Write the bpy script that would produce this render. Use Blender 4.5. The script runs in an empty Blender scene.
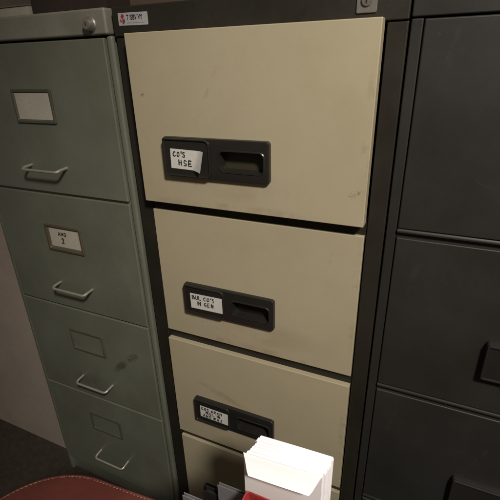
import bpy, bmesh, math, random
from mathutils import Matrix, Vector
random.seed(4)
PI = math.pi
H = 1.285                      # floor to the top line of the uppermost drawers
sc = bpy.context.scene
COL = sc.collection

# ------------------------------------------------------------------ materials
def mat(name, base, rough=0.5, metal=0.0, var=0.12, scale=9.0, fine=180.0, bump=0.03, spec=0.4,
        stain=None, stain_amt=0.0, stain_scale=6.0, chip=None, chip_amt=0.0, coat=0.0, grain=.92, smears=()):
    m = bpy.data.materials.new(name); m.use_nodes = True
    nt = m.node_tree; N = nt.nodes; L = nt.links
    b = N['Principled BSDF']
    b.inputs['Roughness'].default_value = rough
    b.inputs['Metallic'].default_value = metal
    b.inputs['Specular IOR Level'].default_value = spec
    b.inputs['Coat Weight'].default_value = coat
    tc = N.new('ShaderNodeTexCoord')
    oi = N.new('ShaderNodeObjectInfo'); ml = N.new('ShaderNodeMath'); ml.operation = 'MULTIPLY'
    L.new(oi.outputs['Random'], ml.inputs[0]); ml.inputs[1].default_value = 17.0
    av = N.new('ShaderNodeVectorMath'); L.new(tc.outputs['Object'], av.inputs[0]); L.new(ml.outputs[0], av.inputs[1])
    def noise(s, d=4, r=0.55):
        n = N.new('ShaderNodeTexNoise'); n.inputs['Scale'].default_value = s
        n.inputs['Detail'].default_value = d; n.inputs['Roughness'].default_value = r
        L.new(av.outputs[0], n.inputs['Vector']); return n
    def mix(fac, c1, c2, mode='MIX'):
        x = N.new('ShaderNodeMix'); x.data_type = 'RGBA'; x.blend_type = mode
        if isinstance(fac, (int, float)): x.inputs[0].default_value = fac
        else: L.new(fac, x.inputs[0])
        for i, c in ((6, c1), (7, c2)):
            if isinstance(c, tuple): x.inputs[i].default_value = (*c, 1)
            else: L.new(c, x.inputs[i])
        return x.outputs[2]
    def ramp(src, a, b_):
        r = N.new('ShaderNodeMapRange'); L.new(src, r.inputs[0])
        r.inputs[1].default_value = a; r.inputs[2].default_value = b_
        return r.outputs[0]
    lo = tuple(c*(1-var) for c in base); hi = tuple(min(1, c*(1+var)) for c in base)
    n1 = noise(scale)
    c = mix(ramp(n1.outputs[0], .32, .68), lo, hi)
    n2 = noise(fine, 3)
    c = mix(ramp(n2.outputs[0], .35, .65), c, mix(0.5, c, tuple(x*(grain*2-1) for x in base)))
    if stain:
        n3 = noise(stain_scale, 6, .65)
        f = N.new('ShaderNodeMath'); f.operation = 'MULTIPLY'
        L.new(ramp(n3.outputs[0], .5, .72), f.inputs[0]); f.inputs[1].default_value = stain_amt
        c = mix(f.outputs[0], c, stain)
    if chip:
        n4 = noise(70, 5, .7)
        f = N.new('ShaderNodeMath'); f.operation = 'MULTIPLY'
        L.new(ramp(n4.outputs[0], .70, .735), f.inputs[0]); f.inputs[1].default_value = chip_amt
        c = mix(f.outputs[0], c, chip)
    # marks with a place of their own: (centre x, centre z, angle, half length, half width, colour, strength, noise scale, threshold)
    for (cx, cz, an, ln, wd, colr, st_, ns, th) in smears:
        mp = N.new('ShaderNodeMapping'); mp.vector_type = 'TEXTURE'
        mp.inputs['Location'].default_value = (cx, 0, cz); mp.inputs['Rotation'].default_value = (0, -math.radians(an), 0)
        mp.inputs['Scale'].default_value = (ln, 1, wd); L.new(tc.outputs['Object'], mp.inputs['Vector'])
        sx = N.new('ShaderNodeSeparateXYZ'); L.new(mp.outputs[0], sx.inputs[0])
        def math_(op, a, b_=0.0):
            q = N.new('ShaderNodeMath'); q.operation = op
            for i_, v_ in ((0, a), (1, b_)):
                if isinstance(v_, (int, float)): q.inputs[i_].default_value = v_
                else: L.new(v_, q.inputs[i_])
            return q.outputs[0]
        d2 = math_('ADD', math_('MULTIPLY', sx.outputs[0], sx.outputs[0]), math_('MULTIPLY', sx.outputs[2], sx.outputs[2]))
        msk = ramp(d2, 1.0, .25)
        nz = noise(ns, 5, .65)
        c = mix(math_('MULTIPLY', math_('MULTIPLY', msk, ramp(nz.outputs[0], th, th+.14)), st_), c, colr)
    L.new(c, b.inputs['Base Color'])
    rr = N.new('ShaderNodeMapRange'); L.new(n1.outputs[0], rr.inputs[0])
    rr.inputs[1].default_value = .3; rr.inputs[2].default_value = .7
    rr.inputs[3].default_value = rough*.85; rr.inputs[4].default_value = min(1, rough*1.15)
    L.new(rr.outputs[0], b.inputs['Roughness'])
    bp = N.new('ShaderNodeBump'); bp.inputs['Strength'].default_value = 1.0
    bp.inputs['Distance'].default_value = bump*.0022
    nb = noise(fine*2.2, 3); L.new(nb.outputs[0], bp.inputs['Height'])
    bp2 = N.new('ShaderNodeBump'); bp2.inputs['Strength'].default_value = 1.0
    bp2.inputs['Distance'].default_value = bump*.02
    nb2 = noise(7, 2); L.new(nb2.outputs[0], bp2.inputs['Height'])
    L.new(bp2.outputs[0], bp.inputs['Normal']); L.new(bp.outputs[0], b.inputs['Normal'])
    return m

M = {}
def cream(k, smears):
    dirt = [(.01+.02*k, -.235, 0, .11, .035, (.30, .24, .16), .30, 9+k, .40), (-.03+.03*k, -.279, 0, .19, .011, (.27, .21, .14), .40, 20+3*k, .46), (.199, -.15+.03*k, 0, .009, .12, (.28, .22, .14), .45, 30+4*k, .50)]
    M['cream_%d' % k] = mat("cream_enamel", (.425, .372, .262), .40, var=.045, scale=4, grain=.985, bump=.015, stain=(.35, .29, .19), stain_amt=.38, stain_scale=6, smears=dirt+smears)
cream(0, [(.187, -.231, 35, .014, .006, (.10, .07, .05), .85, 190, .50), (-.181, -.094, 20, .0045, .003, (.12, .05, .04), .9, 150, .38), (-.05, -.08, 62, .07, .004, (.36, .30, .20), .6, 60, .5)])
cream(1, [(-.09, -.245, -12, .09, .0035, (.33, .27, .18), .6, 70, .5), (.15, -.06, 75, .05, .003, (.35, .29, .19), .5, 80, .5)])
cream(2, [(-.07, -.125, -18, .08, .010, (.33, .27, .17), .6, 25, .42), (.12, -.19, 25, .06, .004, (.34, .28, .18), .6, 70, .5)])
cream(3, [])
M['cream2'] = mat('cream_enamel_back', (.40, .33, .21), .5)
M['brown'] = mat('dark_brown_enamel', (.021, .019, .0145), .45, var=.2, stain=(.034, .029, .022), stain_amt=.5, chip=(.07, .06, .05), chip_amt=.3)
M['char'] = mat('charcoal_enamel', (.023, .0225, .0205), .5, var=.12, stain=(.032, .031, .028), stain_amt=.5, chip=(.06, .06, .06), chip_amt=.2, grain=.95, smears=[(-.05, -.12, 70, .09, .004, (.05, .05, .046), .28, 60, .5), (-.13, -.2, -20, .05, .003, (.05, .05, .046), .25, 70, .5), (-.19, -.05, 80, .06, .006, (.045, .044, .04), .3, 40, .48)])
M['green'] = mat('grey_green_enamel', (.150, .160, .128), .45, var=.10, stain=(.115, .11, .08), stain_amt=.6, stain_scale=4, grain=.96, chip=(.05, .045, .03), chip_amt=.5)
M['green_marked'] = mat('grey_green_enamel_marked', (.150, .160, .128), .45, var=.10, stain=(.115, .11, .08), stain_amt=.6, stain_scale=4, grain=.96, chip=(.05, .045, .03), chip_amt=.5,
    smears=[(.098, -.144, 41, .034, .013, (.045, .045, .030), .65, 110, .38), (.142, -.104, 38, .026, .011, (.045, .045, .030), .6, 110, .38), (-.03, -.235, 0, .09, .03, (.09, .085, .06), .4, 20, .45)])
M['green_hdr'] = mat('pale_grey_green_enamel', (.235, .232, .195), .45, var=.10, stain=(.13, .12, .09), stain_amt=.5)
M['plastic'] = mat('black_plastic', (.020, .019, .0175), .30, var=.15, bump=.015, spec=.5)
M['cup'] = mat('olive_plastic', (.042, .037, .022), .5)
M['cup_shaded'] = mat('shaded_plastic', (.007, .007, .006), .6)  # darker copy of the recess plastic, slot shade put into the colour
M['card'] = mat('white_card', (.66, .65, .62), .6, var=.05, bump=.01)
M['sticker'] = mat('sticker_vinyl', (.42, .41, .43), .5, var=.04, bump=0)
M['card_old'] = mat('aged_card', (.5, .47, .40), .7, var=.1)
M['ink'] = mat('black_ink', (.015, .014, .018), .6, var=.05, bump=0)
M['steel'] = mat('worn_steel', (.46, .44, .40), .38, metal=.85, var=.15)
M['alu'] = mat('dull_aluminium', (.50, .48, .42), .45, metal=.6, var=.15)
M['lockplate'] = mat('lock_plate_metal', (.24, .22, .21), .4, metal=.5, var=.15)
M['frame_green'] = mat('card_frame_enamel', (.085, .088, .064), .45, var=.15)
M['frame_brass'] = mat('card_frame_brass', (.16, .13, .085), .42, metal=.4, var=.15)
M['residue'] = mat('glue_residue', (.062, .063, .045), .8, var=.3, scale=60)
M['paper'] = mat('envelope_paper', (.86, .835, .85), .75, var=.008, grain=.99, bump=.006)
M['red'] = mat('red_card', (.34, .035, .036), .55, var=.15, bump=.1, stain=(.24, .03, .03), stain_amt=.5, stain_scale=20)
M['manila'] = mat('manila_card', (.62, .46, .32), .7, var=.06)
M['greycard'] = mat('grey_plastic_folder', (.20, .20, .215), .45, var=.1)
M['blackcard'] = mat('plain_black', (.018, .018, .02), .5, var=.1)
M['burgundy'] = mat('burgundy_vinyl', (.150, .042, .034), .40, var=.15, bump=.3, stain=(.10, .028, .022), stain_amt=.6, stain_scale=9)
M['thread'] = mat('tan_thread', (.45, .30, .20), .7)
M['chrome'] = mat('chrome', (.6, .6, .6), .15, metal=1.0, var=.03)
M['wall'] = mat('wall_paint', (.40, .34, .30), .8, var=.06)
M['wall_dark'] = mat('wall_paint_back', (.16, .12, .10), .8, var=.1)
M['floor'] = mat('brown_carpet', (.05, .038, .03), .95, var=.3, scale=60, fine=400, bump=.2)
M['kraft'] = mat('brown_cardboard', (.085, .055, .042), .75, var=.15)
M['bag'] = mat('dark_brown_leather', (.040, .028, .024), .5, var=.2, bump=.08)
M['magenta'] = mat('purple_print', (.20, .035, .07), .5, var=.05)
M['recess_shade'] = mat('recess_dark', (.012, .011, .009), .7, var=.1)  # colour stands in for shade inside the cabinets and keyholes

# ------------------------------------------------------------------ mesh helpers
class MB:
    def __init__(s): s.v = []; s.f = []
    def add(s, vs, fs):
        o = len(s.v); s.v += [tuple(v) for v in vs]; s.f += [tuple(i+o for i in f) for f in fs]; return s
    def loft(s, loops, cap0=False, cap1=False, closed=True):
        n = len(loops[0]); vs = [p for l in loops for p in l]; fs = []
        for k in range(len(loops)-1):
            for i in range(n if closed else n-1):
                j = (i+1) % n
                fs.append((k*n+i, k*n+j, (k+1)*n+j, (k+1)*n+i))
        if cap0: fs.append(tuple(reversed(range(n))))
        if cap1: fs.append(tuple((len(loops)-1)*n+i for i in range(n)))
        return s.add(vs, fs)
    def box(s, x0, x1, y0, y1, z0, z1, bev=.0012, seg=2):
        bm = bmesh.new(); bmesh.ops.create_cube(bm, size=1)
        for v in bm.verts:
            v.co = Vector(((x0+x1)/2+v.co.x*(x1-x0), (y0+y1)/2+v.co.y*(y1-y0), (z0+z1)/2+v.co.z*(z1-z0)))
        if bev: bmesh.ops.bevel(bm, geom=bm.edges[:], offset=bev, segments=seg, profile=.5, affect='EDGES')
        bm.verts.index_update()
        s.add([v.co[:] for v in bm.verts], [[v.index for v in f.verts] for f in bm.faces]); bm.free(); return s
    def tube(s, pts, r, n=10, caps=True):
        pts = [Vector(p) for p in pts]; loops = []; up = None
        for i, p in enumerate(pts):
            d = (pts[min(i+1, len(pts)-1)]-pts[max(i-1, 0)]).normalized()
            if up is None:
                up = Vector((0, 0, 1)) if abs(d.z) < .9 else Vector((1, 0, 0))
            a = d.cross(up).normalized(); b = a.cross(d).normalized(); up = b
            rr_ = r[i] if isinstance(r, list) else r
            loops.append([p+a*rr_*math.cos(2*PI*k/n)+b*rr_*math.sin(2*PI*k/n) for k in range(n)])
        return s.loft(loops, caps, caps)
    def mesh(s, name, m, angle=35):
        me = bpy.data.meshes.new(name); me.from_pydata(s.v, [], s.f)
        bm = bmesh.new(); bm.from_mesh(me); bmesh.ops.recalc_face_normals(bm, faces=bm.faces); bm.to_mesh(me); bm.free()
        me.materials.append(m)
        for p in me.polygons: p.use_smooth = True
        me.set_sharp_from_angle(angle=math.radians(angle)); me.update()
        return me
def obj(name, mb, m, parent=None, loc=(0, 0, 0), rot=(0, 0, 0), angle=35):
    me = mb.mesh(name, m, angle) if isinstance(mb, MB) else mb
    o = bpy.data.objects.new(name, me); COL.objects.link(o)
    if parent: o.parent = parent
    o.location = loc; o.rotation_euler = rot
    if len(me.polygons) > 12:
        wn = o.modifiers.new('weighted_normals', 'WEIGHTED_NORMAL'); wn.keep_sharp = True; wn.weight = 90
    return o
def tag(o, label=None, cat=None, group=None, kind=None):
    if label: o['label'] = label
    if cat: o['category'] = cat
    if group: o['group'] = group
    if kind: o['kind'] = kind
    return o
def empty(name, loc, label, cat, group=None, rotz=0):
    o = bpy.data.objects.new(name, None); COL.objects.link(o); o.empty_display_size = .05
    o.location = loc; o.rotation_euler = (0, 0, rotz); return tag(o, label, cat, group)

def rr(cx, cz, w, h, r, y, n=6):
    """rounded rectangle in the XZ plane at depth y; r = one radius or (tl, tr, br, bl)"""
    if not isinstance(r, tuple): r = (r,)*4
    out = []
    for (sx, sz, a0, rad) in ((1, 1, 0, r[1]), (-1, 1, 90, r[0]), (-1, -1, 180, r[3]), (1, -1, 270, r[2])):
        ox, oz = cx+sx*(w/2-rad), cz+sz*(h/2-rad)
        for k in range(n+1):
            a = math.radians(a0+90*k/n); out.append((ox+rad*math.cos(a), y, oz+rad*math.sin(a)))
    return out
def rxy(cx, cy, w, d, r, z, n=8):
    return [(p[0], p[2], z) for p in rr(cx, cy, w, d, r, 0, n)]

def panel(w, h, depth, bev=.002, hole=None, bulge=0.0):
    """drawer front: top edge at z=0, front at y=0, sides go back to y=depth"""
    mb = MB(); cz = -h/2; L = []
    L.append(rr(0, cz, w, h, .0012, depth))
    for k in range(5):
        a = k/4*PI/2
        L.append(rr(0, cz, w-2*bev*(1-math.cos(a)), h-2*bev*(1-math.cos(a)), .0012, bev*(1-math.sin(a))))
    if hole:
        hx, hz, hw, hh = hole
        L.append(rr(hx, hz, hw, hh, .003, 0)); L.append(rr(hx, hz, hw, hh, .003, depth))
        mb.loft(L)
    else:
        mb.loft(L, False, True)
    return mb

# ------------------------------------------------------------------ handwriting: strokes on a 0..1 by 0..1 letter box
G = {'B': [[(0,0),(0,1),(.6,.95),(.65,.7),(0,.52)],[(0,.52),(.75,.45),(.75,.1),(0,0)]],
     'U': [[(0,1),(0,.2),(.3,0),(.6,.15),(.65,1)]], 'L': [[(0,1),(0,0),(.6,.03)]],
     'C': [[(.7,.9),(.35,1),(.03,.6),(.08,.2),(.35,0),(.7,.12)]],
     'O': [[(.35,1),(.05,.7),(.05,.25),(.35,0),(.65,.3),(.65,.75),(.35,1)]],
     'S': [[(.62,.92),(.2,1),(.05,.75),(.3,.52),(.6,.35),(.5,.05),(.0,.06)]],
     "'": [[(.2,1.15),(.12,.8)]], 'I': [[(.2,1),(.2,0)]],
     'N': [[(0,0),(.03,1),(.6,.02),(.63,1)]], 'H': [[(0,1),(0,0)],[(.6,1),(.6,0)],[(0,.5),(.6,.52)]],
     'E': [[(.62,1),(0,.97),(0,0),(.65,.02)],[(0,.5),(.5,.53)]],
     'G': [[(.7,.9),(.3,1),(.03,.5),(.3,0),(.68,.1),(.68,.45),(.4,.45)]],
     'A': [[(0,0),(.33,1),(.68,0)],[(.14,.38),(.55,.38)]], 'R': [[(0,0),(0,1),(.6,.92),(.6,.6),(0,.5),(.65,0)]],
     'D': [[(0,0),(0,1),(.5,.9),(.68,.5),(.5,.1),(0,0)]], 'K': [[(0,1),(0,0)],[(.6,1),(.02,.45),(.65,0)]],
     'J': [[(.1,1),(.65,1)],[(.42,1),(.42,.15),(.2,0),(0,.2)]], 'V': [[(0,1),(.3,0),(.62,1)]],
     'W': [[(0,1),(.17,0),(.35,.8),(.52,0),(.7,1)]], '2': [[(0,.8),(.3,1),(.6,.75),(0,0),(.65,.02)]], '.': [[(.1,.0),(.16,.03)]], ' ': []}
def writing(lines, y=-.0003, jitter=.07):
    """lines: (text, x, baseline z, letter height, letter advance, stroke width, slant)"""
    mb = MB(); k = 0
    for text, x, z, hgt, adv, sw, sl in lines:
        for ch in text:
            for st in G[ch]:
                pts = [(x+(p[0]+random.uniform(-jitter, jitter))*adv*.95+sl*p[1]*hgt, z+(p[1]+random.uniform(-jitter, jitter))*hgt) for p in st]
                for (a, b) in zip(pts, pts[1:]):
                    dx, dz = b[0]-a[0], b[1]-a[1]; l = math.hypot(dx, dz) or 1e-6
                    sv = sw*random.uniform(.75, 1.2); nx, nz = -dz/l*sv/2, dx/l*sv/2
                    yy = y-.000012*(k % 9); k += 1
                    mb.add([(a[0]+nx, yy, a[1]+nz), (b[0]+nx, yy, b[1]+nz), (b[0]-nx, yy, b[1]-nz), (a[0]-nx, yy, a[1]-nz)], [(0, 1, 2, 3)])
                for p in pts:
                    yy = y-.000012*(k % 9); k += 1
                    mb.add([(p[0]+sw*.43*math.cos(a*PI/4), yy, p[1]+sw*.43*math.sin(a*PI/4)) for a in range(8)], [tuple(range(8))])
            x += adv*(.5 if ch in "' .I" else 1.08)
    return mb
def card_mesh(w, h, curl=0.0, bl=(0, 0), n=14, m_=8):
    mb = MB(); vs = []; fs = []
    for back in (0, 1):
        for j in range(m_+1):
            for i in range(n+1):
                u, v = i/n, j/m_
                x = (u-.5)*w; z = (v-.5)*h
                if curl:
                    d = (u-(.62+.22*v)); d = max(0, d)*w
                    y = -curl*d*(1+d*12)
                    x -= curl*.3*d
                else: y = 0
                vs.append((x, y+(.0004 if back else 0), z))
    N1 = (n+1)*(m_+1)
    for j in range(m_):
        for i in range(n):
            a = j*(n+1)+i; fs.append((a, a+1, a+n+2, a+n+1)); fs.append((N1+a, N1+a+n+1, N1+a+n+2, N1+a+1))
    for i in range(n):
        fs.append((i, N1+i, N1+i+1, i+1)); a = m_*(n+1)+i; fs.append((a, a+1, N1+a+1, N1+a))
    for j in range(m_):
        a = j*(n+1); fs.append((a, a+n+1, N1+a+n+1, N1+a)); a += n; fs.append((a, N1+a, N1+a+n+1, a+n+1))
    return mb.add(vs, fs)

# ------------------------------------------------------------------ centre cabinet: brown carcass, cream drawers
cab = empty('filing_cabinet', (-.003, 0, 0), 'dark brown filing cabinet with cream drawers, between the green and charcoal cabinets', 'filing cabinet', 'filing cabinets standing side by side')
def carcass(x0, x1, zt, sl, sr, rails, hdr_bot, ztoe, yf=.004, bev=.002, d=.62):
    mb = MB()
    mb.box(x0, x0+sl, yf, yf+.03, .0, hdr_bot, bev, 3); mb.box(x1-sr, x1, yf, yf+.03, .0, hdr_bot, bev, 3)
    mb.box(x0+.0012, x0+.0112, yf+.0305, d, .0, zt-.003, .001); mb.box(x1-.0112, x1-.0012, yf+.0305, d, .0, zt-.003, .001)
    mb.box(x0+.0115, x1-.0115, d-.01, d-.001, .02, zt-.004, .001)
    mb.box(x0+.0115, x1-.0115, yf+.031, d-.011, zt-.014, zt-.0035, .001)
    for (a, b) in rails: mb.box(x0+sl+.0003, x1-sr-.0003, yf+.003, yf+.028, a, b, .0015)
    mb.box(x0+sl+.0003, x1-sr-.0003, yf+.012, yf+.03, .0, ztoe, .0015)
    return mb
P, DH = .305, .2832
rails = [(H-(i*P+DH+.006+.018), H-(i*P+DH-.006)) for i in range(3)]
rails = [(H-i*P-P-.008, H-i*P-DH+.008) for i in range(3)]
mb = carcass(-.2365, .2365, H+.04, .033, .027, rails, H-.0042, H-.915-DH+.008)
obj('carcass', mb, M['brown'], cab)
obj('header', MB().box(-.2365, .2365, .001, .034, H-.0035, H+.0405, .002, 3), M['brown'], cab)
# near-black box; its colour stands in for shade in the void behind the rails
obj('void_shade', MB().box(-.19, .19, .06, .58, .05, H-.02, 0), M['recess_shade'], cab)
# header badge and lock
st = obj('sticker', MB().loft([rr(0, 0, .0595, .0185, .0012, 0), rr(0, 0, .0595, .0185, .0012, -.0004)], False, True), M['sticker'], cab, loc=(-.1935, .0008, H+.0215), rot=(0, math.radians(1), 0))
def text_mesh(s, size, m, sx=1.0):
    cu = bpy.data.curves.new('lettering', 'FONT'); cu.body = s; cu.size = size; cu.align_x = 'LEFT'; cu.offset = .00025
    t = bpy.data.objects.new('lettering', cu); COL.objects.link(t)
    dg = bpy.context.evaluated_depsgraph_get(); me = bpy.data.meshes.new_from_object(t.evaluated_get(dg))
    bpy.data.objects.remove(t); bpy.data.curves.remove(cu)
    for v in me.vertices: v.co = Vector((v.co.x*sx, 0, v.co.y))
    me.materials.clear(); me.materials.append(m); return me
obj('lettering', text_mesh('T ISBV VY', .0105, M['ink'], .72), M['ink'], st, loc=(-.0125, -.0007, -.0012))
sp = MB(); xx = -.0125
while xx < .022:
    l_ = random.uniform(.0012, .0032); sp.add([(xx, 0, -.0002), (xx+l_, 0, -.0002), (xx+l_, 0, .0006), (xx, 0, .0006)], [(0, 1, 2, 3)]); xx += l_+.0008
obj('small_print', sp, M['greycard'], st, loc=(0, -.0007, -.0058))
em = MB()
em.add([(-.0245,0,.004),(-.021,0,.0085),(-.017,0,.005),(-.019,0,.001),(-.0225,0,.0005)], [(0,1,2,3,4)])
em.add([(-.0265,0,.0),(-.0235,0,-.0005),(-.0225,0,-.005),(-.0258,0,-.0035)], [(0,1,2,3)])
obj('emblem_red', em, M['red'], st, loc=(0, -.0007, 0))
em = MB(); em.add([(-.0215,0,-.0005),(-.0165,0,.0005),(-.016,0,-.0035),(-.0195,0,-.0075),(-.0215,0,-.0065)], [(0,1,2,3,4)])
obj('emblem_purple', em, M['magenta'], st, loc=(0, -.0007, 0))
lk = MB(); lk.loft([rr(0, 0, .0262, .032, .002, 0), rr(0, 0, .0262, .032, .002, -.002), rr(0, 0, .0248, .0306, .0015, -.0026)], False, True)
lp = obj('lock_plate', lk, M['lockplate'], cab, loc=(.1825, .001, H+.0228))
def disc_rings(rs, n=24):
    return [[(r*math.cos(2*PI*k/n), y, r*math.sin(2*PI*k/n)) for k in range(n)] for r, y in rs]
obj('lock_barrel', MB().loft(disc_rings([(.0068, -.0024), (.0068, -.0048), (.0060, -.0056)]), False, True), M['steel'], lp, loc=(0, 0, -.0015))
obj('keyhole', MB().loft([rr(0, 0, .0018, .008, .0008, -.0060), rr(0, 0, .0018, .008, .0008, -.0062)], False, True), M['recess_shade'], lp, loc=(0, 0, -.0015))

def handle_plate(dz):
    cx, cz, w, h = -.0455, -.184+dz, .197, .068
    R_ = (.004, .006, .006, .004)
    mb = MB(); hx, hz, hw, hh = .004, -.1855+dz, .078, .0325
    L = [rr(cx, cz, w, h, R_, .0005), rr(cx, cz, w, h, R_, -.0065), rr(cx, cz, w-.0014, h-.0014, R_, -.0080), rr(cx, cz, w-.004, h-.004, R_, -.0085)]
    # raised right half face with a finger slot
    L += [rr(hx, hz, hw+.006, hh+.006, .010, -.0085), rr(hx, hz, hw+.004, hh+.004, .010, -.0096), rr(hx, hz, hw+.001, hh+.001, .009, -.0096),
          rr(hx, hz, hw, hh, .0085, -.0085), rr(hx, hz, hw-.003, hh-.003, .0075, .012)]
    mb.loft(L)
    return mb
def cup(dz):
    hx, hz, hw, hh = .004, -.1855+dz, .078, .0325
    return MB().loft([rr(hx, hz, hw-.0005, hh-.0005, .0072, .0108), rr(hx, hz, hw-.0005, hh-.0005, .0072, .0128)], True, False)
def label_ring(dz):
    cx, cz, w, h = -.0970, -.184+dz, .0925, .0655
    mb = MB(); R1 = (.004, .011, .011, .004)
    def r(k): return tuple(max(.0012, x-k) for x in R1)
    mb.loft([rr(cx, cz, w, h, R1, -.0083), rr(cx, cz, w, h, R1, -.0112), rr(cx, cz, w-.0015, h-.0015, r(.0007), -.0126), rr(cx, cz, w-.004, h-.004, r(.002), -.0130),
             rr(cx, cz, w-.0065, h-.0065, r(.003), -.0124), rr(cx, cz, w-.0080, h-.0080, r(.004), -.0106), rr(cx, cz, w-.011, h-.011, r(.005), -.0104)], False, True)
    return mb
handle_dz = [-.010, 0.0, .003, 0.0]
pull = [.0185, 0.0, .0038, 0.0]
for i in range(4):
    dz = handle_dz[i]
    pm = panel(.408, DH, .022, .0015, (.004, -.1855+dz, .088, .044))
    dr = obj('drawer', pm, M['cream_%d' % i], cab, loc=(.003, -pull[i], H-i*P))
    obj('handle_plate', handle_plate(dz), M['plastic'], dr)
    obj('finger_recess', cup(dz), M['cup' if i == 0 else 'cup_shaded'], dr)  # lower slots get the copy with shade in its colour
    obj('label_holder', label_ring(dz), M['plastic'], dr)
    if i == 0:
        c = obj('label_card', card_mesh(.0685, .0335, .42), M['card'], dr, loc=(-.0945, -.0110, -.1865+dz), rot=(0, math.radians(1.5), 0))
        obj('handwriting', writing([("CO'S", -.029, .0040, .0082, .0072, .0020, .05), ("HSE", -.0185, -.0105, .0090, .0092, .0020, .06)]), M['ink'], dr, loc=(-.0945, -.0110, -.1865+dz), rot=(0, math.radians(1.5), 0))
    elif i == 1:
        c = obj('label_card', card_mesh(.0735, .0345), M['card'], dr, loc=(-.0920, -.0110, -.1855+dz), rot=(0, math.radians(-1), 0))
        obj('handwriting', writing([("BUL CO'S", -.032, .0045, .0085, .0072, .0017, .05), ("IN GEN", -.022, -.0085, .0085, .0078, .0017, .05)]), M['ink'], dr, loc=(-.0920, -.0110, -.1855+dz), rot=(0, math.radians(-1), 0))
    elif i == 2:
        c = obj('label_card', card_mesh(.0725, .0325), M['card'], dr, loc=(-.0925, -.0110, -.1845+dz), rot=(0, math.radians(1), 0))
        obj('handwriting', writing([("COS ARCH", -.033, .0062, .0072, .0070, .0019, .05), ("BUL IN", -.021, -.0036, .0072, .0075, .0019, .05), ("AND RAJ", -.029, -.0138, .0072, .0076, .0019, .05)]), M['ink'], dr, loc=(-.0925, -.0110, -.1845+dz), rot=(0, math.radians(1), 0))
    else:
        obj('label_card', card_mesh(.0715, .0375), M['card'], dr, loc=(-.0955, -.0110, -.1835+dz))

# ------------------------------------------------------------------ left cabinet: grey green, flush drawers, bow handles
gx = -.4675; gw = .2205
gab = empty('filing_cabinet', (gx, 0, 0), 'old grey green filing cabinet with wire bow handles, leftmost of the row', 'filing cabinet', 'filing cabinets standing side by side')
glines = [(.0035, .2985), (.3045, .6015), (.6055, .8905), (.8955, 1.2165)]
mb = carcass(-gw, gw, H+.041, .0145, .0145, [(H-.3075, H-.2955), (H-.6085, H-.5985), (H-.8985, H-.8875)], H-.0005, H-1.2135, yf=.002, bev=.005)
obj('carcass', mb, M['green'], gab)
obj('void_shade', MB().box(-.19, .19, .06, .58, .05, H-.02, 0), M['recess_shade'], gab)  # dark box added to read as shade inside the carcass
obj('header', MB().box(-gw-.001+.0015, gw-.0035, -.004, .034, H+.0005, H+.0415, .0045, 4), M['green_hdr'], gab)
glk = obj('lock', MB().loft(disc_rings([(.0125, 0), (.0125, -.0015), (.0105, -.003), (.0098, -.009), (.0088, -.0112), (.006, -.0125)]), False, True), M['steel'], gab, loc=(.184, -.004, H+.0175))
obj('keyhole', MB().loft([rr(0, 0, .0016, .0065, .0007, -.0126), rr(0, 0, .0016, .0065, .0007, -.0129)], False, True), M['recess_shade'], glk)
for i, (a, b) in enumerate(glines):
    dr = obj('drawer', panel(.4095, b-a, .02, .0022), M['green_marked' if i == 2 else 'green'], gab, loc=(0, -.0005 if i else -.002, H-a))
    hz = [.086, .378, .670, .9625][i]-a; cz = -hz-.0325
    f = MB(); w, h = .111, .066
    f.loft([rr(0, cz, w, h, .003, .0003), rr(0, cz, w, h, .003, -.0028), rr(0, cz, w-.002, h-.002, .003, -.0038), rr(0, cz, w-.010, h-.010, .002, -.0038), rr(0, cz, w-.013, h-.013, .002, -.0020), rr(0, cz, w-.015, h-.015, .002, .0003)])
    obj('card_frame', f, M['frame_brass' if i == 1 else 'frame_green'], dr)
    if i == 1:
        obj('label_card', card_mesh(.090, .045), M['card_old'], dr, loc=(.0015, -.0012, cz+.001))
        obj('handwriting', writing([("AND", -.017, .007, .0085, .0085, .0022, .05), ("2", -.010, -.012, .013, .011, .0025, .05)]), M['ink'], dr, loc=(.0015, -.0014, cz+.001))
    elif i == 0:
        obj('label_card', card_mesh(.096, .051), M['card_old'], dr, loc=(0, -.0010, cz))
    hp = -([.240, .532, .827, 1.117][i]-a); xx = .004
    pts = []
    for s in (-1, 1):
        arm = [(xx+s*.0515, .001, hp), (xx+s*.0515, -.016, hp-.001)]
        for k in range(6):
            t = k/5*PI/2; arm.append((xx+s*(.0515-.009*(1-math.cos(t))), -.020-.008*math.sin(t), hp-.0015-.0025*math.sin(t)))
        pts += arm if s < 0 else arm[::-1]
    obj('handle', MB().tube(pts, .0031, 10), M['alu'], dr)

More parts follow.
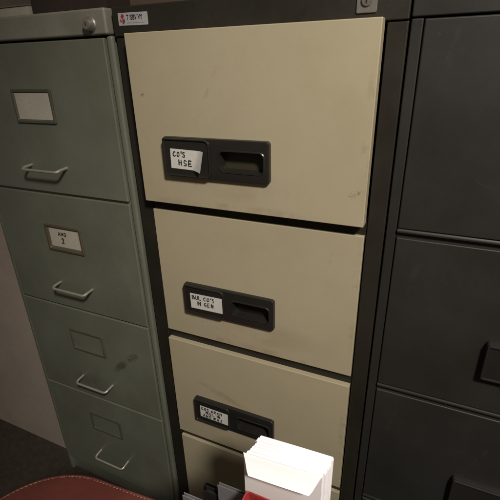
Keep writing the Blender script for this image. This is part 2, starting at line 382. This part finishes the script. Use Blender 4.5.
# ------------------------------------------------------------------ right cabinet: charcoal, full width drawers with a lip
rx = .4725
rab = empty('filing_cabinet', (rx, 0, 0), 'charcoal grey filing cabinet with plain drawers, rightmost of the row', 'filing cabinet', 'filing cabinets standing side by side')
RP = .3015
mb = carcass(-.2365, .2365, H+.04, .0150, .0060, [(H-i*RP-.302, H-i*RP-.2865) for i in range(3)], H-.0025, H-3*RP-.283, yf=.003, bev=.002)
obj('carcass', mb, M['char'], rab)
obj('void_shade', MB().box(-.19, .19, .06, .58, .05, H-.02, 0), M['recess_shade'], rab)  # same added dark box for the interior shade
obj('header', MB().box(-.2365, .2365, .001, .034, H-.0012, H+.0405, .002, 3), M['char'], rab)
for i in range(4):
    z = H-i*RP-(.0035 if i == 0 else -.0025)
    h = .2905-(.0035 if i == 0 else -.0025)
    dr = obj('drawer', panel(.4495, h-.0065, .022, .0022, (.075, -.1855, .088, .044)), M['char'], rab, loc=(.0045, .0005, z))
    lip = MB(); lz = -(h-.0060)
    prof = [(.02, lz), (-.0002, lz), (-.0016, lz-.0018), (-.0020, lz-.0034), (-.0016, lz-.0050), (0, lz-.0060), (.02, lz-.0060)]
    lip.loft([[(s*.2245, y, zz) for y, zz in prof] for s in (-1, 1)], True, True)
    obj('drawer_lip', lip, M['char'], dr)
    k = .071
    hp = handle_plate(0); hp.v = [(x+k, y, z_) for x, y, z_ in hp.v]; obj('handle_plate', hp, M['plastic'], dr)
    hp = cup(0); hp.v = [(x+k, y, z_) for x, y, z_ in hp.v]; obj('finger_recess', hp, M['cup_shaded'], dr)
    hp = label_ring(0); hp.v = [(x+k, y, z_) for x, y, z_ in hp.v]; obj('label_holder', hp, M['plastic'], dr)

# ------------------------------------------------------------------ things lying on top of the row
b = empty('archive_box', (-.40, .055, H+.042), 'dark brown cardboard box lying on top of the green cabinet', 'box')
obj('box_body', MB().box(-.082, .105, 0, .28, 0, .075, .002), M['bag'], b)
obj('box_lid', MB().box(-.085, .108, -.003, .283, .0755, .105, .002), M['bag'], b)
b = empty('paper_pad', (-.545, .05, H+.042), 'light grey paper pad lying on top of the green cabinet', 'paper pad')
obj('pages', MB().box(-.06, .055, .002, .18, 0, .022, .001), M['card_old'], b)
obj('cover', MB().box(-.061, .056, 0, .181, .0223, .0245, .0008), M['greycard'], b)
b = empty('folder', (-.10, .03, H+.0408), 'reddish brown folder lying flat on top of the brown and cream cabinet', 'folder')
obj('cover', MB().box(-.13, .16, 0, .30, 0, .003, .001), M['kraft'], b)
obj('pages', MB().box(-.125, .155, .004, .295, .0032, .024, .001), M['kraft'], b)
obj('cover', MB().box(-.13, .16, 0, .30, .0242, .0275, .001), M['kraft'], b)

# ------------------------------------------------------------------ burgundy seat in the foreground
SY = .790
seat = empty('upholstered_stool', (.0, -.4795, 0), 'burgundy vinyl padded stool with stitched edge in front of the cabinets', 'stool', rotz=math.radians(4))
sw, sd, sr_ = .76, .50, .17
zt = H-SY
L = []
for ins, z in ((.012, zt-.075), (.002, zt-.068), (0, zt-.040), (.0, zt-.012), (.003, zt-.0055), (.009, zt-.0015), (.03, zt+.0005), (.09, zt+.004), (.15, zt+.006)):
    L.append(rxy(0, 0, sw-2*ins, sd-2*ins, max(.02, sr_-ins), z, 14))
cush = obj('seat_cushion', MB().loft(L, True, True), M['burgundy'], seat, angle=50)
loop = rxy(0, 0, sw-.006, sd-.006, sr_-.003, zt-.006, 24)
pp = MB(); pp.tube(loop+[loop[0]], .0032, 8, False)
obj('piping', pp, M['burgundy'], cush)
stt = MB(); fine = []
per = rxy(0, 0, sw-.014, sd-.014, sr_-.007, zt-.0012, 40)
acc = 0
for a, b_ in zip(per, per[1:]+per[:1]):
    A, B = Vector(a), Vector(b_); l = (B-A).length
    if l < 1e-6: continue
    t = 0
    while t < l:
        if (acc+t+.0012*math.sin(acc*431)) % .0078 < .0040+.001*math.sin(acc*917): fine.append(A.lerp(B, t/l))
        else: fine.append(None)
        t += .0015
    acc += l
run = []
for p in fine+[None]:
    if p is None:
        if len(run) > 1: stt.tube([run[0]-Vector((0, 0, .0002)), (run[0]+run[-1])/2+Vector((0, 0, .0006)), run[-1]-Vector((0, 0, .0002))], .0006, 5)
        run = []
    else: run.append(p)
obj('stitching', stt, M['thread'], cush)
obj('seat_frame', MB().loft([rxy(0, 0, sw-.06, sd-.06, sr_-.03, zt-.076, 10), rxy(0, 0, sw-.06, sd-.06, sr_-.03, zt-.10, 10)], True, True), M['blackcard'], seat)
for sx in (-1, 1):
    for sy in (-1, 1):
        obj('leg', MB().tube([(sx*.25, sy*.14, zt-.10), (sx*.30, sy*.18, .004)], .0125, 14), M['chrome'], seat)

# ------------------------------------------------------------------ envelopes standing on the seat
ETOP, EBOT = .545, .784
NE = 7; pitch = .0362/NE
ang = math.atan2(.006, .113)
def envelope(i, front):
    w, h, t = .1125, EBOT-ETOP+(random.uniform(-.0008, .0008) if i else 0), pitch*.995
    mb = MB()
    hw = w/2
    # outline with clipped, rounded shoulders; profile arched over the fold at the top
    def outline(y, ins, dz):
        pts = [(-hw+ins, 0), (hw-ins, 0), (hw-ins, h-.004-dz), (hw-ins-.0003, h-.002-dz), (hw-ins-.0016, h-dz), (0, h-dz+.0003), (-hw+ins*7+.0055, h-dz), (-hw+ins*11+.0014, h-.0062-dz), (-hw+ins*4, h-.014-dz)]
        return [(x, y, z) for x, z in pts]
    mb.loft([outline(-t/2, .0004, .0007), outline(-t/2+.0004, .0001, .0002), outline(-t/6, 0, 0), outline(t/6, 0, 0), outline(t/2-.0004, .0001, .0002), outline(t/2, .0004, .0007)], True, True)
    z0 = H-EBOT-.006
    s = i/(NE-1)
    x = .1615+.0055*s + random.uniform(-.0012, .0012); y = -.2555+s*(.0362-pitch)+.0021
    e = obj('envelope', mb, M['paper'], None, loc=(x, y, z0+.006), rot=(0, random.uniform(-.004, .004), ang), angle=50)
    return e, h, t, hw
names = []
for i in range(NE):
    e, h, t, hw = envelope(i, i == 0)
    if i == 0:
        tag(e, 'white envelope with its pointed flap hanging open, foremost of the upright stack on the stool', 'envelope', 'white envelopes standing in a stack on the stool')
        ln, tilt = .027, math.radians(36)
        fl = MB(); vs = []
        def q(x, s, off): return (x, -t/2-.0004-ln*s*math.sin(tilt)*(.75+.25*s)+off*math.cos(tilt), h-.0012-ln*s*math.cos(tilt)+off*math.sin(tilt))
        loops = []
        for s in (0, .2, .4, .6, .8, 1):
            k = hw-.0008-.0115*s
            if s == 1: k -= .0012
            loops.append([q(-k, s, 0), q(-k*.5, s, -.0002), q(0, s, -.0003), q(k*.5, s, -.0002), q(k, s, 0), q(k, s, .0005), q(0, s, .0005), q(-k, s, .0005)])
        fl.loft(loops, True, True)
        obj('flap', fl, M['paper'], e)
    elif i == NE-1: tag(e, 'white envelope at the very back of the upright stack, nearest the cream drawer', 'envelope', 'white envelopes standing in a stack on the stool')
    else: tag(e, 'closed white envelope squeezed in the middle of the upright stack on the stool', 'envelope', 'white envelopes standing in a stack on the stool')

# red open box in front of the envelopes
rb = empty('red_holder', (.166, -.331, zt+.006), 'red open topped card holder in front of the white envelopes', 'holder')
hgt = .180
ob = MB(); W0, D0 = .104, .12
ob.loft([rxy(0, 0, W0-.01, D0-.01, .004, 0), rxy(0, 0, W0, D0, .006, .002), rxy(0, 0, W0, D0, .006, hgt-.001), rxy(0, 0, W0-.001, D0-.001, .006, hgt), rxy(0, 0, W0-.004, D0-.004, .005, hgt), rxy(0, 0, W0-.005, D0-.005, .004, hgt-.001), rxy(0, 0, W0-.005, D0-.005, .004, .004)], True, True)
obj('holder_body', ob, M['red'], rb)
ic = empty('index_card', (.169, -.285, zt+.012), 'buff index card standing inside the red holder', 'card')
obj('card_sheet', MB().box(-.034, .040, -.0006, .0006, 0, hgt-.004, .0004), M['manila'], ic)
obj('card_tab', MB().box(-.030, -.004, -.0005, .0005, hgt-.0042, hgt+.004, .0004), M['manila'], ic)

# grey folders left of the envelopes; black slab added for the shade behind them
def folder(x0, x1, y, top, m, label, thick=.006, lean=0.0):
    b = empty('document_folder', ((x0+x1)/2, y, zt+.006), label, 'folder', rotz=math.radians(1))
    w = (x1-x0)/2; hh = H-top-(zt+.006)
    obj('cover', MB().box(-w, w, -thick, -thick+.0012, 0, hh, .0005), M[m], b)
    obj('cover', MB().box(-w, w, -.0012, 0, 0, hh, .0005), M[m], b)
    obj('spine', MB().box(w-.0010, w, -thick+.0014, -.0014, 0, hh-.001, .0003), M[m], b)
    obj('pages', MB().box(-w+.004, w-.004, -thick+.0015, -.0015, .002, hh-.006, .0003), M['card_old' if m == 'greycard' else m], b)
folder(.0535, .1035, -.246, .650, 'greycard', 'taller grey plastic folder standing beside the white envelopes')
folder(-.005, .052, -.262, .686, 'greycard', 'shorter grey plastic folder, left of the taller grey one')
folder(.018, .098, -.232, .694, 'blackcard', 'black slab added in place of the shade behind the two grey folders', .010)

# ------------------------------------------------------------------ room shell
fl = MB(); fl.add([(-4, -4, 0), (4, -4, 0), (4, 4, 0), (-4, 4, 0)], [(0, 1, 2, 3)])
tag(obj('floor', fl, M['floor']), kind='structure')
tag(obj('wall', MB().box(-4, 4, .66, .76, .0, 3.0, 0), M['wall_dark']), kind='structure')
tag(obj('wall', MB().box(-1.6, -.705, .05, .655, .0, 3.0, .004), M['wall']), kind='structure')

# ------------------------------------------------------------------ light
def area(name, loc, target, size, energy, color):
    l = bpy.data.lights.new(name, 'AREA'); l.shape = 'DISK'; l.size = size; l.energy = energy; l.color = color
    o = bpy.data.objects.new(name, l); COL.objects.link(o); o.location = loc
    o.rotation_euler = (Vector(target)-Vector(loc)).to_track_quat('-Z', 'Y').to_euler(); return o
def spot(name, loc, target, cone, blend, size, energy, color):
    l = bpy.data.lights.new(name, 'SPOT'); l.spot_size = math.radians(cone); l.spot_blend = blend
    l.shadow_soft_size = size; l.energy = energy; l.color = color
    o = bpy.data.objects.new(name, l); COL.objects.link(o); o.location = loc
    o.rotation_euler = (Vector(target)-Vector(loc)).to_track_quat('-Z', 'Y').to_euler(); return o
spot('spot_lamp', (1.15, -1.30, 2.45), (.25, 0, .95), 51, 1.0, .14, 218, (1, .925, .805))
spot('spot_lamp', (.95, -.285, 1.95), (.17, -.24, .72), 11, .6, .03, 57, (1, .93, .945))  # added lamp with no real fitting, only brightens the envelope stack
w = bpy.data.worlds.new('World'); sc.world = w; w.use_nodes = True
w.node_tree.nodes['Background'].inputs[0].default_value = (1, .86, .70, 1)
w.node_tree.nodes['Background'].inputs[1].default_value = .105

# ------------------------------------------------------------------ camera (solved from the drawer corners)
R = ((0.91159376, 0.02403421, 0.41038905), (0.14943666, 0.91062273, -0.38527253), (-0.38296932, 0.4125392, 0.82652641))
cw = lambda v: Vector((v[0], v[2], -v[1]))
rt, dn, fw = (cw(r) for r in R)
cam = bpy.data.cameras.new('camera'); co = bpy.data.objects.new('camera', cam); COL.objects.link(co)
mw = Matrix.Identity(4)
for k, a in enumerate((rt, -dn, -fw)):
    for j in range(3): mw[j][k] = a[j]
mw.translation = Vector((0.29380916, -0.62577251, H-0.0482984))
co.matrix_world = mw
cam.sensor_width = 36; cam.lens = 413.8655/500*36; cam.clip_start = .01; cam.clip_end = 50
sc.camera = co
sc.view_settings.view_transform = 'Standard'; sc.view_settings.look = 'None'
sc.view_settings.exposure = 0; sc.view_settings.gamma = 1
